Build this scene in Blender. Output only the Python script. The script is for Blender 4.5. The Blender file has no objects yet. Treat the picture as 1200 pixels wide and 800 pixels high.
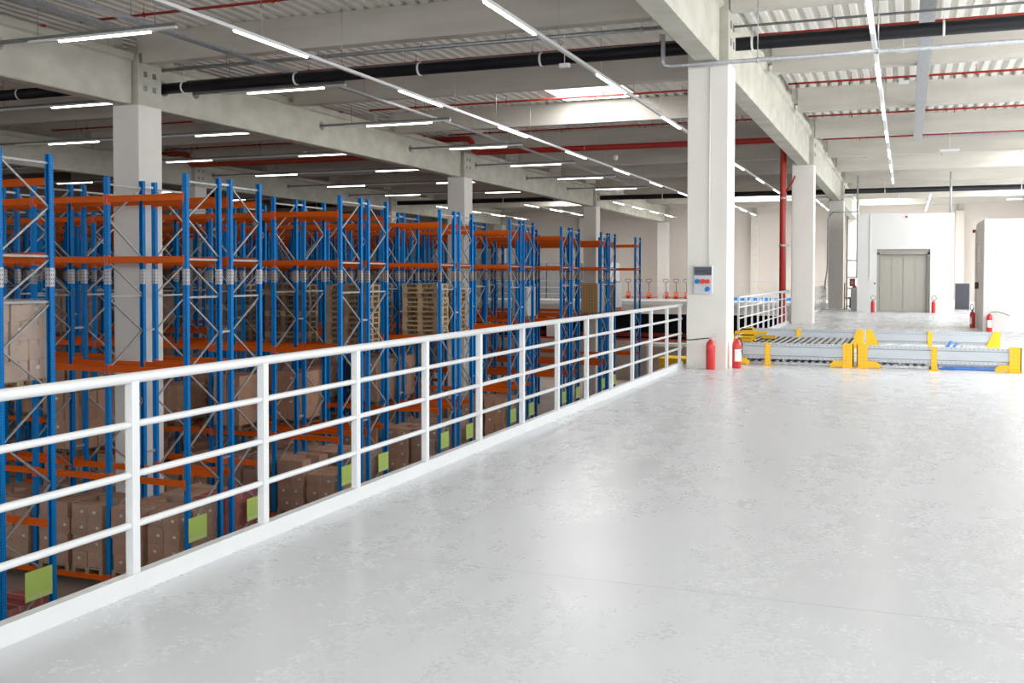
import bpy, bmesh, math, random
from mathutils import Vector, Matrix
random.seed(11)
sc = bpy.context.scene
C = sc.collection

# ------------------------------------------------------------------ camera, world, light, exposure
cam_d = bpy.data.cameras.new('camera'); cam = bpy.data.objects.new('camera', cam_d); C.objects.link(cam)
_F = Vector((-0.35821236, 0.93331579, -0.02460787)); _R = Vector((0.9335821, 0.35835953, 0.00170529)); _U = Vector((-0.01041004, 0.02236261, 0.99969573))
_m = Matrix((( _R.x, _U.x, -_F.x, 0), (_R.y, _U.y, -_F.y, 0), (_R.z, _U.z, -_F.z, 1.61), (0, 0, 0, 1)))
cam.matrix_world = _m
cam_d.sensor_width = 36.0; cam_d.lens = 36.0 * 1202.06 / 1200.0
cam_d.shift_y = -(400 - 351.26) / 1200.0
cam_d.clip_start = 0.05; cam_d.clip_end = 400
sc.camera = cam
sc.view_settings.view_transform = 'Standard'; sc.view_settings.look = 'None'; sc.view_settings.gamma = 1.0
sc.view_settings.use_curve_mapping = False
sc.view_settings.exposure = 0.16
sc.cycles.max_bounces = 7; sc.cycles.diffuse_bounces = 5; sc.cycles.glossy_bounces = 3
sc.cycles.transparent_max_bounces = 8; sc.cycles.caustics_reflective = False; sc.cycles.caustics_refractive = False
sc.cycles.sample_clamp_indirect = 6.0

w = bpy.data.worlds.new('world'); sc.world = w; w.use_nodes = True
w.node_tree.nodes['Background'].inputs[0].default_value = (0.86, 0.93, 1.0, 1)
w.node_tree.nodes['Background'].inputs[1].default_value = 3.0

def area(name, loc, direction, sx, sy, power, col=(1, 1, 1)):
    l = bpy.data.lights.new(name, 'AREA'); l.shape = 'RECTANGLE'; l.size = sx; l.size_y = sy
    l.energy = power; l.color = col
    o = bpy.data.objects.new(name, l); C.objects.link(o); o.location = loc
    o.rotation_euler = Vector(direction).to_track_quat('-Z', 'Y').to_euler()
    return o
# daylight through the long window band of the right wall, the windows behind the camera and the skylights, one of them added
area('window_daylight_right', (9.3, 33, 3.5), (-1, 0, .18), 62, 3.6, 2350, (0.97, 0.985, 1.0))
area('window_daylight_rear', (2.6, -5.6, 3.3), (0, 1, .45), 12.5, 3.8, 820, (1.0, 0.99, .98))
area('window_daylight_rear_hall', (-22, -5.6, 2.0), (0, 1, 0), 30, 4.0, 110, (1.0, 0.86, 0.74))
SKYLIGHTS_AND_ADDED = [(-9.45, -7.3, 24.1, 29.1), (4.4, 6.6, 41.3, 46.5), (-9.4, -7.2, 58.7, 63.9), (4.4, 6.6, 18.1, 23.3), (-21.4, -19.2, 58.7, 63.9), (4.4, 6.6, 58.7, 63.9), (-2.4, -.2, 64.5, 69.7)]  # skylight before the white room is unseen, added to brighten its front
for i, (x0, x1, y0, y1) in enumerate(SKYLIGHTS_AND_ADDED):
    area('skylight_and_added_daylight', ((x0+x1)/2, (y0+y1)/2, 6.86), (0, 0, -1), y1-y0-.1, x1-x0-.1, (300, 560, 800, 800, 480, 480, 380)[i], (1.0, 0.985, .96)).rotation_euler = (0, 0, math.pi/2)

# ------------------------------------------------------------------ materials
def new_mat(name):
    m = bpy.data.materials.new(name); m.use_nodes = True
    return m, m.node_tree, m.node_tree.nodes['Principled BSDF']
def mat(name, col, rough=0.5, metal=0.0, var=0.0, scale=4.0, bump=0.0, stretch=(1, 1, 1), col2=None, spec=0.5):
    m, nt, b = new_mat(name)
    b.inputs['Base Color'].default_value = (*col, 1); b.inputs['Roughness'].default_value = rough
    b.inputs['Metallic'].default_value = metal; b.inputs['Specular IOR Level'].default_value = spec
    tc = nt.nodes.new('ShaderNodeTexCoord'); mp = nt.nodes.new('ShaderNodeMapping')
    mp.inputs['Scale'].default_value = stretch
    nt.links.new(tc.outputs['Object'], mp.inputs[0])
    nz = nt.nodes.new('ShaderNodeTexNoise'); nz.inputs['Scale'].default_value = scale; nz.inputs['Detail'].default_value = 5
    nt.links.new(mp.outputs[0], nz.inputs['Vector'])
    if var > 0:
        mx = nt.nodes.new('ShaderNodeMix'); mx.data_type = 'RGBA'
        c2 = col2 or tuple(max(0, c * (1 - var)) for c in col)
        mx.inputs[6].default_value = (*col, 1); mx.inputs[7].default_value = (*c2, 1)
        rp = nt.nodes.new('ShaderNodeMapRange'); rp.inputs[1].default_value = .35; rp.inputs[2].default_value = .65
        nt.links.new(nz.outputs[0], rp.inputs[0]); nt.links.new(rp.outputs[0], mx.inputs[0])
        nt.links.new(mx.outputs[2], b.inputs['Base Color'])
    if bump > 0:
        bp = nt.nodes.new('ShaderNodeBump'); bp.inputs['Strength'].default_value = bump; bp.inputs['Distance'].default_value = .01
        nt.links.new(nz.outputs[0], bp.inputs['Height']); nt.links.new(bp.outputs[0], b.inputs['Normal'])
    return m
def emis(name, col, s):
    m, nt, b = new_mat(name)
    b.inputs['Base Color'].default_value = (*col, 1)
    b.inputs['Emission Color'].default_value = (*col, 1); b.inputs['Emission Strength'].default_value = s
    return m
def math_node(nt, op, a, b=None):
    n = nt.nodes.new('ShaderNodeMath'); n.operation = op
    for i, v in enumerate((a, b)):
        if v is None: continue
        if isinstance(v, (int, float)): n.inputs[i].default_value = v
        else: nt.links.new(v, n.inputs[i])
    return n.outputs[0]
def holes(m, base, dark, terms, zfreq, axis='Z', thr=.42):
    """rows of punched holes: terms = list of (axis, offset, halfwidth)"""
    nt = m.node_tree; b = nt.nodes['Principled BSDF']
    tc = nt.nodes.new('ShaderNodeTexCoord'); sp = nt.nodes.new('ShaderNodeSeparateXYZ')
    nt.links.new(tc.outputs['Object'], sp.inputs[0])
    band = math_node(nt, 'LESS_THAN', math_node(nt, 'FRACT', math_node(nt, 'MULTIPLY', sp.outputs[axis], zfreq)), thr)
    tot = None
    for ax, off, hw in terms:
        v = math_node(nt, 'ABSOLUTE', sp.outputs[ax]) if off >= 0 else sp.outputs[ax]
        t = math_node(nt, 'LESS_THAN', math_node(nt, 'ABSOLUTE', math_node(nt, 'SUBTRACT', v, abs(off))), hw)
        tot = t if tot is None else math_node(nt, 'MAXIMUM', tot, t)
    f = math_node(nt, 'MULTIPLY', band, tot)
    mx = nt.nodes.new('ShaderNodeMix'); mx.data_type = 'RGBA'
    mx.inputs[6].default_value = (*base, 1); mx.inputs[7].default_value = (*dark, 1)
    nt.links.new(f, mx.inputs[0]); nt.links.new(mx.outputs[2], b.inputs['Base Color'])

def floor_mat():
    m, nt, b = new_mat('polished_floor')
    tc = nt.nodes.new('ShaderNodeTexCoord')
    def noise(sc_, detail, stretch):
        mp = nt.nodes.new('ShaderNodeMapping'); mp.inputs['Scale'].default_value = stretch; mp.inputs['Location'].default_value = (3.1, 7.7, .37+sc_)
        nt.links.new(tc.outputs['Object'], mp.inputs[0])
        n = nt.nodes.new('ShaderNodeTexNoise'); n.inputs['Scale'].default_value = sc_; n.inputs['Detail'].default_value = detail
        n.inputs['Roughness'].default_value = .62
        nt.links.new(mp.outputs[0], n.inputs['Vector']); return n.outputs[0]
    n1 = noise(.8, 6, (1, .5, 1)); n2 = noise(4.5, 6, (1, .6, 1)); n3 = noise(30, 3, (1, 1, 1))
    s = math_node(nt, 'ADD', math_node(nt, 'MULTIPLY', n1, .5), math_node(nt, 'ADD', math_node(nt, 'MULTIPLY', n2, .3), math_node(nt, 'MULTIPLY', n3, .2)))
    mr = nt.nodes.new('ShaderNodeMapRange'); mr.inputs[1].default_value = .3; mr.inputs[2].default_value = .7
    nt.links.new(s, mr.inputs[0])
    cr = nt.nodes.new('ShaderNodeMix'); cr.data_type = 'RGBA'
    cr.inputs[6].default_value = (.585, .60, .635, 1); cr.inputs[7].default_value = (.645, .66, .695, 1)
    nt.links.new(mr.outputs[0], cr.inputs[0])
    # saw-cut joint lines
    sp = nt.nodes.new('ShaderNodeSeparateXYZ'); nt.links.new(tc.outputs['Object'], sp.inputs[0])
    yj = math_node(nt, 'ABSOLUTE', math_node(nt, 'SUBTRACT', math_node(nt, 'MODULO', math_node(nt, 'ADD', sp.outputs['Y'], 200 - 6.38), 28.4), 14.2))
    jl = math_node(nt, 'GREATER_THAN', yj, 14.2 - .005)
    k = math_node(nt, 'MULTIPLY', jl, .45)
    mx = nt.nodes.new('ShaderNodeMix'); mx.data_type = 'RGBA'; mx.inputs[7].default_value = (.2, .2, .2, 1)
    nt.links.new(k, mx.inputs[0]); nt.links.new(cr.outputs[2], mx.inputs[6]); nt.links.new(mx.outputs[2], b.inputs['Base Color'])
    rr = nt.nodes.new('ShaderNodeMapRange'); rr.inputs[3].default_value = .20; rr.inputs[4].default_value = .36
    nt.links.new(s, rr.inputs[0]); rr.inputs[1].default_value = .32; rr.inputs[2].default_value = .68; nt.links.new(rr.outputs[0], b.inputs['Roughness'])
    b.inputs['Specular IOR Level'].default_value = .5
    return m

M = {}
M['floor'] = floor_mat()
M['floor_low'] = mat('lower_floor_concrete', (.42, .355, .31), .5, var=.15, scale=1.2)
M['concrete'] = mat('raw_concrete', (.56, .545, .465), .85, var=.22, scale=1.6, bump=.15, stretch=(1, 1, 1.5), col2=(.46, .445, .375))
M['concrete_purlin'] = mat('purlin_concrete', (.58, .55, .49), .85, var=.25, scale=1.3, bump=.15, stretch=(.35, 1, 2.2), col2=(.49, .46, .41))
M['paint'] = mat('column_white_paint', (.80, .775, .72), .6, var=.05, scale=1.5)
M['white_wall'] = mat('white_plaster', (.74, .735, .72), .7, var=.03, scale=1.0)
M['box_side'] = mat('cream_panel', (.70, .64, .58), .6, var=.04)
M['wall'] = mat('wall_panel', (.80, .73, .66), .7, var=.05, scale=.5)
M['wall_shade_toned'] = mat('shade_toned_wall_panel', (.22, .15, .12), .8, var=.1, scale=.5)  # dark brown puts the dimness of the left bay into the wall colour
M['pilaster'] = mat('pilaster_concrete', (.84, .78, .70), .7, var=.06)
M['deck'] = mat('roof_deck_sheet', (.86, .84, .77), .5, var=.04, scale=.6)
M['steel'] = mat('galvanised_steel', (.52, .54, .56), .38, .75, var=.25, scale=14)
M['steel_dark'] = mat('dull_galvanised_steel', (.26, .27, .28), .5, .5, var=.2, scale=10)
M['steel_light'] = mat('bright_galvanised_steel', (.55, .57, .59), .4, .5, var=.2, scale=20)
M['brace'] = mat('brace_zinc', (.42, .42, .42), .45, .45, var=.12, scale=9)
M['blackpipe'] = mat('black_plastic_pipe', (.010, .010, .013), .45, var=.1, spec=.25)
M['red'] = mat('red_pipe_paint', (.40, .022, .012), .4, var=.08)
M['red_dark'] = mat('red_pipe_oxide', (.45, .05, .02), .45, var=.1)
M['ext_red'] = mat('extinguisher_red', (.62, .03, .03), .25, spec=.6)
M['black'] = mat('black_rubber', (.02, .02, .022), .5)
M['recess_shade'] = mat('recess_shade_black', (.012, .011, .013), .8)  # near-black colour standing in for the deep shade under the platform
M['white_paint'] = mat('railing_white_paint', (.66, .67, .675), .35, var=.03, scale=3)
M['trunk'] = mat('white_trunking', (.78, .78, .76), .4)
M['lamp'] = emis('lamp_diffuser', (1.0, .90, .80), 10.0)
M['lamp_cool'] = emis('lamp_diffuser_neutral', (1.0, .96, .90), 12.0)
M['blue'] = mat('rack_blue', (.0, .22, .62), .45, spec=.22)
holes(M['blue'], (.0, .225, .66), (.0, .07, .22), [('X', .032, .006), ('Y', .024, .006)], 20)
M['plate'] = mat('splice_plate_zinc', (.5, .5, .52), .35, .7)
holes(M['plate'], (.36, .36, .38), (.05, .045, .045), [('X', .03, .008), ('Y', .022, .008)], 14)
M['orange'] = mat('rack_orange', (.78, .125, .003), .45, var=.06, scale=6, spec=.25)
M['connector'] = mat('connector_orange', (.80, .13, .02), .4)
M['green'] = mat('green_sign', (.60, .82, .20), .5)
M['sign_white'] = mat('sign_white_print', (.85, .87, .82), .5)
M['carton'] = mat('brown_cardboard', (.50, .295, .20), .8, var=.12, scale=3, col2=(.43, .25, .165))
M['carton_b'] = mat('brown_cardboard_dull', (.40, .25, .18), .8, var=.15, scale=3)
M['carton_pale'] = mat('pale_cardboard', (.60, .45, .36), .75, var=.1, scale=4)
M['carton_red'] = mat('red_cardboard', (.46, .10, .09), .7, var=.12, scale=6)
M['tray_brown'] = mat('tray_brown', (.42, .26, .13), .7, var=.2, scale=6)
M['tray_gold'] = mat('tray_gold', (.75, .50, .12), .6)
M['label'] = mat('paper_label', (.75, .72, .70), .6)
M['tape'] = mat('parcel_tape', (.45, .28, .19), .35)
M['wood'] = mat('pallet_wood', (.46, .32, .19), .8, var=.35, scale=7, stretch=(1, 6, 6))
M['wood_old'] = mat('weathered_pallet_wood', (.24, .165, .11), .85, var=.3, scale=7, stretch=(1, 6, 6))
M['wood_mid'] = mat('grey_brown_pallet_wood', (.38, .27, .17), .8, var=.3, scale=7, stretch=(1, 6, 6))
M['wood_pale'] = mat('fresh_pallet_wood', (.58, .42, .25), .8, var=.3, scale=7, stretch=(1, 6, 6))
M['yellow'] = mat('yellow_steel', (.88, .50, .005), .4, var=.06, scale=6)
holes(M['yellow'], (.90, .52, .006), (.55, .22, .004), [('X', .03, .006), ('Y', .03, .006)], 16, thr=.25)
M['yellow_plain'] = mat('yellow_paint', (.86, .50, .006), .4, var=.06, scale=6)
M['guard'] = mat('guard_rail_zinc', (.5, .5, .5), .42, .5, var=.12, scale=6, stretch=(.3, 1, 1))
holes(M['guard'], (.44, .47, .50), (.12, .13, .15), [('Z', .118, .006)], 14, axis='X', thr=.28)
M['door_metal'] = mat('lift_door_steel', (.42, .40, .355), .42, .35, var=.06, scale=2)
M['door_frame'] = mat('lift_frame_steel', (.36, .345, .31), .45, .35)
M['slate'] = mat('dark_panel', (.055, .055, .075), .6, var=.1, scale=5)
M['panel_grey'] = mat('socket_panel_grey', (.60, .63, .66), .4)
M['panel_dark'] = mat('tinted_cover', (.06, .065, .09), .25)
M['plug_blue'] = mat('plug_blue', (.01, .2, .62), .4)
M['plug_red'] = mat('plug_red', (.75, .06, .03), .4)
M['blue_crate'] = mat('blue_plastic', (.01, .22, .68), .45)
M['grey_crate'] = mat('grey_plastic', (.27, .27, .265), .6, var=.15, scale=3)
M['black_crate'] = mat('black_plastic', (.02, .025, .03), .5)
M['wrapwhite'] = mat('white_wrapped_goods', (.62, .64, .66), .35, var=.2, scale=8)
M['jack'] = mat('pallet_truck_orange', (.72, .09, .02), .4)
M['blue_strap'] = mat('blue_strap', (.01, .13, .45), .5)
M['honey'] = mat('crate_brown', (.30, .18, .10), .8)
def film_mat():
    m, nt, b = new_mat('stretch_film')
    tr = nt.nodes.new('ShaderNodeBsdfTransparent'); mx = nt.nodes.new('ShaderNodeMixShader')
    b.inputs['Base Color'].default_value = (.75, .72, .70, 1); b.inputs['Roughness'].default_value = .18
    nz = nt.nodes.new('ShaderNodeTexNoise'); nz.inputs['Scale'].default_value = 3.5; nz.inputs['Detail'].default_value = 4; nz.inputs['Distortion'].default_value = 1.5
    mr = nt.nodes.new('ShaderNodeMapRange'); mr.inputs[1].default_value = .45; mr.inputs[2].default_value = .8; mr.inputs[3].default_value = .06; mr.inputs[4].default_value = .34
    tc = nt.nodes.new('ShaderNodeTexCoord'); nt.links.new(tc.outputs['Object'], nz.inputs['Vector'])
    nt.links.new(nz.outputs[0], mr.inputs[0]); nt.links.new(mr.outputs[0], mx.inputs[0])
    nt.links.new(tr.outputs[0], mx.inputs[1]); nt.links.new(b.outputs[0], mx.inputs[2])
    bp = nt.nodes.new('ShaderNodeBump'); bp.inputs['Strength'].default_value = .6; nt.links.new(nz.outputs[0], bp.inputs['Height']); nt.links.new(bp.outputs[0], b.inputs['Normal'])
    nt.links.new(mx.outputs[0], nt.nodes['Material Output'].inputs['Surface'])
    return m
M['film'] = film_mat()
def glass_mat():
    m, nt, b = new_mat('window_glass')
    b.inputs['Base Color'].default_value = (.9, .95, 1, 1); b.inputs['Roughness'].default_value = .05
    tr = nt.nodes.new('ShaderNodeBsdfTransparent'); mx = nt.nodes.new('ShaderNodeMixShader'); mx.inputs[0].default_value = .12
    nt.links.new(tr.outputs[0], mx.inputs[1]); nt.links.new(b.outputs[0], mx.inputs[2])
    nt.links.new(mx.outputs[0], nt.nodes['Material Output'].inputs['Surface'])
    return m
M['glass'] = glass_mat()

# ------------------------------------------------------------------ mesh building
class MB:
    def __init__(s): s.v = []; s.f = []; s.mi = []; s.cur = 0; s.smooth = []
    def add(s, vs, fs, smooth=False):
        n = len(s.v); s.v += [tuple(v) for v in vs]
        for f in fs: s.f.append(tuple(i + n for i in f)); s.mi.append(s.cur); s.smooth.append(smooth)
        return s
    def box(s, x0, x1, y0, y1, z0, z1):
        vs = [(x, y, z) for x in (x0, x1) for y in (y0, y1) for z in (z0, z1)]
        return s.add(vs, [(0, 1, 3, 2), (4, 6, 7, 5), (0, 4, 5, 1), (2, 3, 7, 6), (0, 2, 6, 4), (1, 5, 7, 3)])
    def cbox(s, cx, cy, cz, sx, sy, sz): return s.box(cx-sx/2, cx+sx/2, cy-sy/2, cy+sy/2, cz-sz/2, cz+sz/2)
    def bevbox(s, x0, x1, y0, y1, z0, z1, b):
        """box with chamfered vertical edges"""
        pts = [(x0+b, y0), (x1-b, y0), (x1, y0+b), (x1, y1-b), (x1-b, y1), (x0+b, y1), (x0, y1-b), (x0, y0+b)]
        return s.prism(pts, z0, z1)
    def prism(s, pts, z0, z1):
        n = len(pts); vs = [(x, y, z0) for x, y in pts] + [(x, y, z1) for x, y in pts]
        fs = [(i, (i+1) % n, n+(i+1) % n, n+i) for i in range(n)] + [tuple(range(n-1, -1, -1)), tuple(range(n, 2*n))]
        return s.add(vs, fs)
    def extr(s, pts, a, b, axis):
        """polygon extruded along axis: 'X': pts=(y,z); 'Y': pts=(x,z)"""
        n = len(pts)
        P = (lambda t, p: (t, p[0], p[1])) if axis == 'X' else (lambda t, p: (p[0], t, p[1]))
        vs = [P(a, p) for p in pts] + [P(b, p) for p in pts]
        fs = [(i, (i+1) % n, n+(i+1) % n, n+i) for i in range(n)] + [tuple(range(n-1, -1, -1)), tuple(range(n, 2*n))]
        return s.add(vs, fs)
    def bar(s, a, b, w=.03, h=None, up=(0, 0, 1)):
        a = Vector(a); b = Vector(b); d = (b-a).normalized(); h = h or w
        u = Vector(up)
        if abs(d.dot(u)) > .98: u = Vector((1, 0, 0))
        r = d.cross(u).normalized(); u = r.cross(d).normalized()
        vs = [p + r*sx*w/2 + u*sz*h/2 for p in (a, b) for sx, sz in ((-1, -1), (1, -1), (1, 1), (-1, 1))]
        return s.add(vs, [(0, 1, 5, 4), (1, 2, 6, 5), (2, 3, 7, 6), (3, 0, 4, 7), (3, 2, 1, 0), (4, 5, 6, 7)])
    def tube(s, path, r, n=10, cap=True):
        path = [Vector(p) for p in path]; rings = []
        rr = r if isinstance(r, (list, tuple)) else [r]*len(path)
        prev = None
        for i, p in enumerate(path):
            if i == 0: d = path[1]-p
            elif i == len(path)-1: d = p-path[i-1]
            else: d = (path[i+1]-p).normalized() + (p-path[i-1]).normalized()
            d.normalize()
            if prev is None:
                u = Vector((0, 0, 1)) if abs(d.z) < .9 else Vector((1, 0, 0))
                a = d.cross(u).normalized()
            else:
                a = (prev - d*prev.dot(d)).normalized()
            prev = a; b2 = d.cross(a).normalized()
            k = 1.0
            if 0 < i < len(path)-1:
                c = max(.5, d.dot((path[i+1]-p).normalized())); k = 1/c
            rings.append([p + (a*math.cos(2*math.pi*j/n) + b2*math.sin(2*math.pi*j/n))*rr[i]*(k if k < 1.5 else 1.2) for j in range(n)])
        vs = [v for rg in rings for v in rg]; fs = []
        for i in range(len(path)-1):
            for j in range(n):
                fs.append((i*n+j, i*n+(j+1) % n, (i+1)*n+(j+1) % n, (i+1)*n+j))
        s.add(vs, fs, True)
        if cap:
            base = len(s.v)-len(vs)
            s.f.append(tuple(base+j for j in range(n-1, -1, -1))); s.mi.append(s.cur); s.smooth.append(False)
            s.f.append(tuple(base+(len(path)-1)*n+j for j in range(n))); s.mi.append(s.cur); s.smooth.append(False)
        return s
    def lathe(s, prof, cx=0, cy=0, n=20):
        vs = [(cx+r*math.cos(2*math.pi*j/n), cy+r*math.sin(2*math.pi*j/n), z) for r, z in prof for j in range(n)]
        fs = [(i*n+j, i*n+(j+1) % n, (i+1)*n+(j+1) % n, (i+1)*n+j) for i in range(len(prof)-1) for j in range(n)]
        return s.add(vs, fs, True)
    def m(s, i): s.cur = i; return s
    def mesh(s, name, mats):
        me = bpy.data.meshes.new(name); me.from_pydata(s.v, [], s.f)
        for mm in (mats if isinstance(mats, (list, tuple)) else [mats]): me.materials.append(mm)
        me.polygons.foreach_set('material_index', s.mi); me.polygons.foreach_set('use_smooth', s.smooth)
        me.update()
        return me
def link(name, me, parent=None, loc=(0, 0, 0), rot=(0, 0, 0)):
    o = bpy.data.objects.new(name, me); C.objects.link(o); o.location = loc; o.rotation_euler = rot
    if parent: o.parent = parent
    return o
def obj(name, mb, mats, parent=None, loc=(0, 0, 0)): return link(name, mb.mesh(name, mats), parent, loc)
def tag(o, label, cat, group=None):
    o['label'] = label; o['category'] = cat
    if group: o['group'] = group
    return o
def thing(name, label, cat, loc=(0, 0, 0), rotz=0, group=None):
    o = bpy.data.objects.new(name, None); C.objects.link(o); o.location = loc; o.rotation_euler = (0, 0, rotz)
    o.empty_display_size = .2
    return tag(o, label, cat, group)
def struct(name, mb, mats, loc=(0, 0, 0)):
    o = obj(name, mb, mats, None, loc); o['kind'] = 'structure'; return o
def copy_tree(root, loc, rotz=None, label=None):
    r = root.copy(); C.objects.link(r); r.location = loc
    if rotz is not None: r.rotation_euler = (0, 0, rotz)
    if label: r['label'] = label
    for ch in root.children:
        c = ch.copy(); C.objects.link(c); c.parent = r
        for g in ch.children:
            d = g.copy(); C.objects.link(d); d.parent = c
    return r
ORD = ['first', 'second', 'third', 'fourth', 'fifth', 'sixth', 'seventh', 'eighth', 'ninth', 'tenth', 'eleventh', 'twelfth', 'thirteenth', 'fourteenth', 'fifteenth']
ORD += ['sixteenth', 'seventeenth', 'eighteenth', 'nineteenth', 'twentieth', 'twenty-first', 'twenty-second', 'twenty-third', 'twenty-fourth', 'twenty-fifth', 'twenty-sixth', 'twenty-seventh', 'twenty-eighth']

# ------------------------------------------------------------------ dimensions
LOW = -4.85; DECK = 6.76
YA, SP = 17.75, 17.42
COLX = [-3.21, -15.75, -27.95]          # column row centres
CY = [YA + .37 + SP*k for k in range(-1, 4)]
PY = [YA + 5.81*k for k in range(-4, 10)]
XL, XR, YB, YF = -40.0, 9.6, -6.0, 72.0

# ------------------------------------------------------------------ the setting
b = MB(); b.box(-3.7, XR, YB, YF, -.45, 0); struct('floor', b, M['floor'])
b = MB(); b.box(XL, XR, YB, YF+4, LOW-.3, LOW); struct('floor_lower', b, M['floor_low'])
b = MB(); b.box(XL, -3.7, 61.5, YF, -.3, 0); struct('floor_far_platform', b, M['floor'])
# platform fascia and the dark loading recess below it
b = MB(); b.box(XL, -3.7, 61.3, 61.5, -.22, .02); b.box(XL, -3.7, 61.4, 61.6, -.77, -.22)
struct('trim_platform_edge', b, M['white_wall'])
b = MB(); b.box(XL, -3.7, 64.0, 64.2, LOW, -.3); struct('wall_recess_shade', b, M['recess_shade'])  # black sheet painted as the shade of the space behind
b = MB(); b.box(XL, -3.7, 61.2, 64.0, LOW, -2.42); struct('trim_dock_ledge', b, M['floor_low'])
b = MB(); b.box(XL, -3.7, 61.35, 61.45, -2.42, -2.30); b.box(XL, -3.7, 63.4, 63.5, -2.3, -2.05); struct('trim_dock_edge', b, M['red_dark'])
for i, x in enumerate([-33, -25.2, -21, -10.2, -6.4]):
    b = MB(); b.box(x-.25, x+.25, 61.5, 62.0, -2.42, -.77); struct('trim_dock_pier', b, M['white_wall'])
# walls
b = MB(); b.box(XL-.2, XL, YB, YF, LOW, 7.2); struct('wall_left', b, M['wall_shade_toned'])
b = MB()
b.box(XL, XR, YF, YF+.2, -.3, 7.2)
for z in (.9, 1.95, 3.0, 4.05, 5.1, 6.15): b.box(XL, XR, YF-.004, YF, z-.012, z+.012)
struct('wall_far', b, M['wall'])
b = MB(); b.box(XR, XR+.2, YB, YF, LOW, 1.6); b.box(XR, XR+.2, YB, YF, 5.4, 7.2); b.box(XR, XR+.2, YB, 1.5, 1.6, 5.4); b.box(XR, XR+.2, 64.5, YF, 1.6, 5.4)
struct('wall_right', b, M['white_wall'])
b = MB(); b.box(XL, XR, YB-.2, YB, LOW, 0); b.box(XL, XR, YB-.2, YB, 5.3, 7.2); b.box(-7, -4, YB-.2, YB, 0, 5.3); b.box(XL, -37, YB-.2, YB, 0, 5.3); b.box(9, XR, YB-.2, YB, 0, 5.3); b.box(-4, 9, YB-.2, YB, 0, 1.3)
struct('wall_rear', b, M['white_wall'])
def window(n, x0, x1, y0, y1, z0, z1, nm):
    g = MB(); g.box(x0, x1, y0, y1, z0, z1); o = struct('window_%d' % n, g, M['glass'])
    f = MB(); lx, ly = x1-x0, y1-y0
    for i in range(nm+1):
        if ly > lx: y = y0 + ly*i/nm; f.box(x0-.04, x1+.04, y-.04, y+.04, z0, z1)
        else: x = x0 + lx*i/nm; f.box(x-.04, x+.04, y0-.04, y1+.04, z0, z1)
    f.box(x0-.05, x1+.05, y0, y1, z0, z0+.08); f.box(x0-.05, x1+.05, y0, y1, z1-.08, z1)
    obj('window_frame', f, M['trunk'], o)
window(1, 9.66, 9.69, 1.5, 64.5, 1.6, 5.4, 30)
window(2, -4, 9, YB-.12, YB-.09, 1.3, 5.3, 8)
window(3, -37, -7, YB-.12, YB-.09, 0, 5.3, 14)
# corrugated roof deck
def deck():
    b = MB(); pitch = .28
    ys = sorted({YB, YF} | {s[2] for s in SKYLIGHTS_AND_ADDED} | {s[3] for s in SKYLIGHTS_AND_ADDED})
    x = XL
    while x < XR:
        xs = [x, x+.13, x+.17, x+.24, x+.28]; zs = [DECK, DECK, DECK+.13, DECK+.13, DECK]
        for y0, y1 in zip(ys[:-1], ys[1:]):
            if any(s[0]-.1 < x+.14 < s[1]+.1 and s[2]-.01 < (y0+y1)/2 < s[3]+.01 for s in SKYLIGHTS_AND_ADDED): continue
            n = len(xs)
            b.add([(xx, yy, zz) for yy in (y0, y1) for xx, zz in zip(xs, zs)], [(i, i+1, n+i+1, n+i) for i in range(n-1)])
        x += pitch
    o = struct('ceiling', b, M['deck']); return o
deck()
for i, (x0, x1, y0, y1) in enumerate(SKYLIGHTS_AND_ADDED):
    g = MB(); g.box(x0-.1, x1+.1, y0, y1, 7.0, 7.02); o = struct('window_%d' % (4+i), g, M['glass'])
    f = MB()
    for xx in (x0-.14, x1+.1): f.box(xx, xx+.04, y0-.02, y1+.02, DECK, 7.1)
    for yy in (y0-.04, y1): f.box(x0-.1, x1+.1, yy, yy+.04, DECK, 7.1)
    obj('window_curb', f, M['trunk'], o)
# purlins: deep concrete beams running across the hall, dapped ends resting beside the main beams
for k, y in enumerate(PY):
    for xa, xb in ((-39.9, -28.25), (-27.65, -16.05), (-15.45, -3.56), (-3.0, 9.55)):
        b = MB()
        b.extr([(y, 6.12), (y+.28, 6.12), (y+.33, DECK), (y-.05, DECK)], xa+.16, xb-.16, 'X')
        b.box(xa, xa+.16, y, y+.28, 6.34, DECK); b.box(xb-.16, xb, y, y+.28, 6.34, DECK)
        struct('roof_purlin', b, M['concrete_purlin'])
# main beams with round holes, resting on the columns
def cut_holes(me, cyls):
    tgt = bpy.data.objects.new('tmp', me); C.objects.link(tgt)
    cb = MB()
    for (x0, x1, y, z, r) in cyls: cb.tube([(x0, y, z), (x1, y, z)], r, 20)
    cu = bpy.data.objects.new('cut', cb.mesh('cut', [])); C.objects.link(cu)
    md = tgt.modifiers.new('b', 'BOOLEAN'); md.operation = 'DIFFERENCE'; md.object = cu; md.solver = 'EXACT'
    dg = bpy.context.evaluated_depsgraph_get()
    res = bpy.data.meshes.new_from_object(tgt.evaluated_get(dg))
    bpy.data.objects.remove(tgt); bpy.data.objects.remove(cu)
    return res
RAILY = [8.5, 14.25, 19.85, 25.4, 31.0, 36.6, 42.3, 48.1]
spans = [(-5.9, YA-SP-.04), (YA-SP+.78, YA-.04), (YA+.78, YA+SP-.04), (YA+SP+.78, YA+2*SP-.04), (YA+2*SP+.78, YA+3*SP-.04)]
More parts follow.
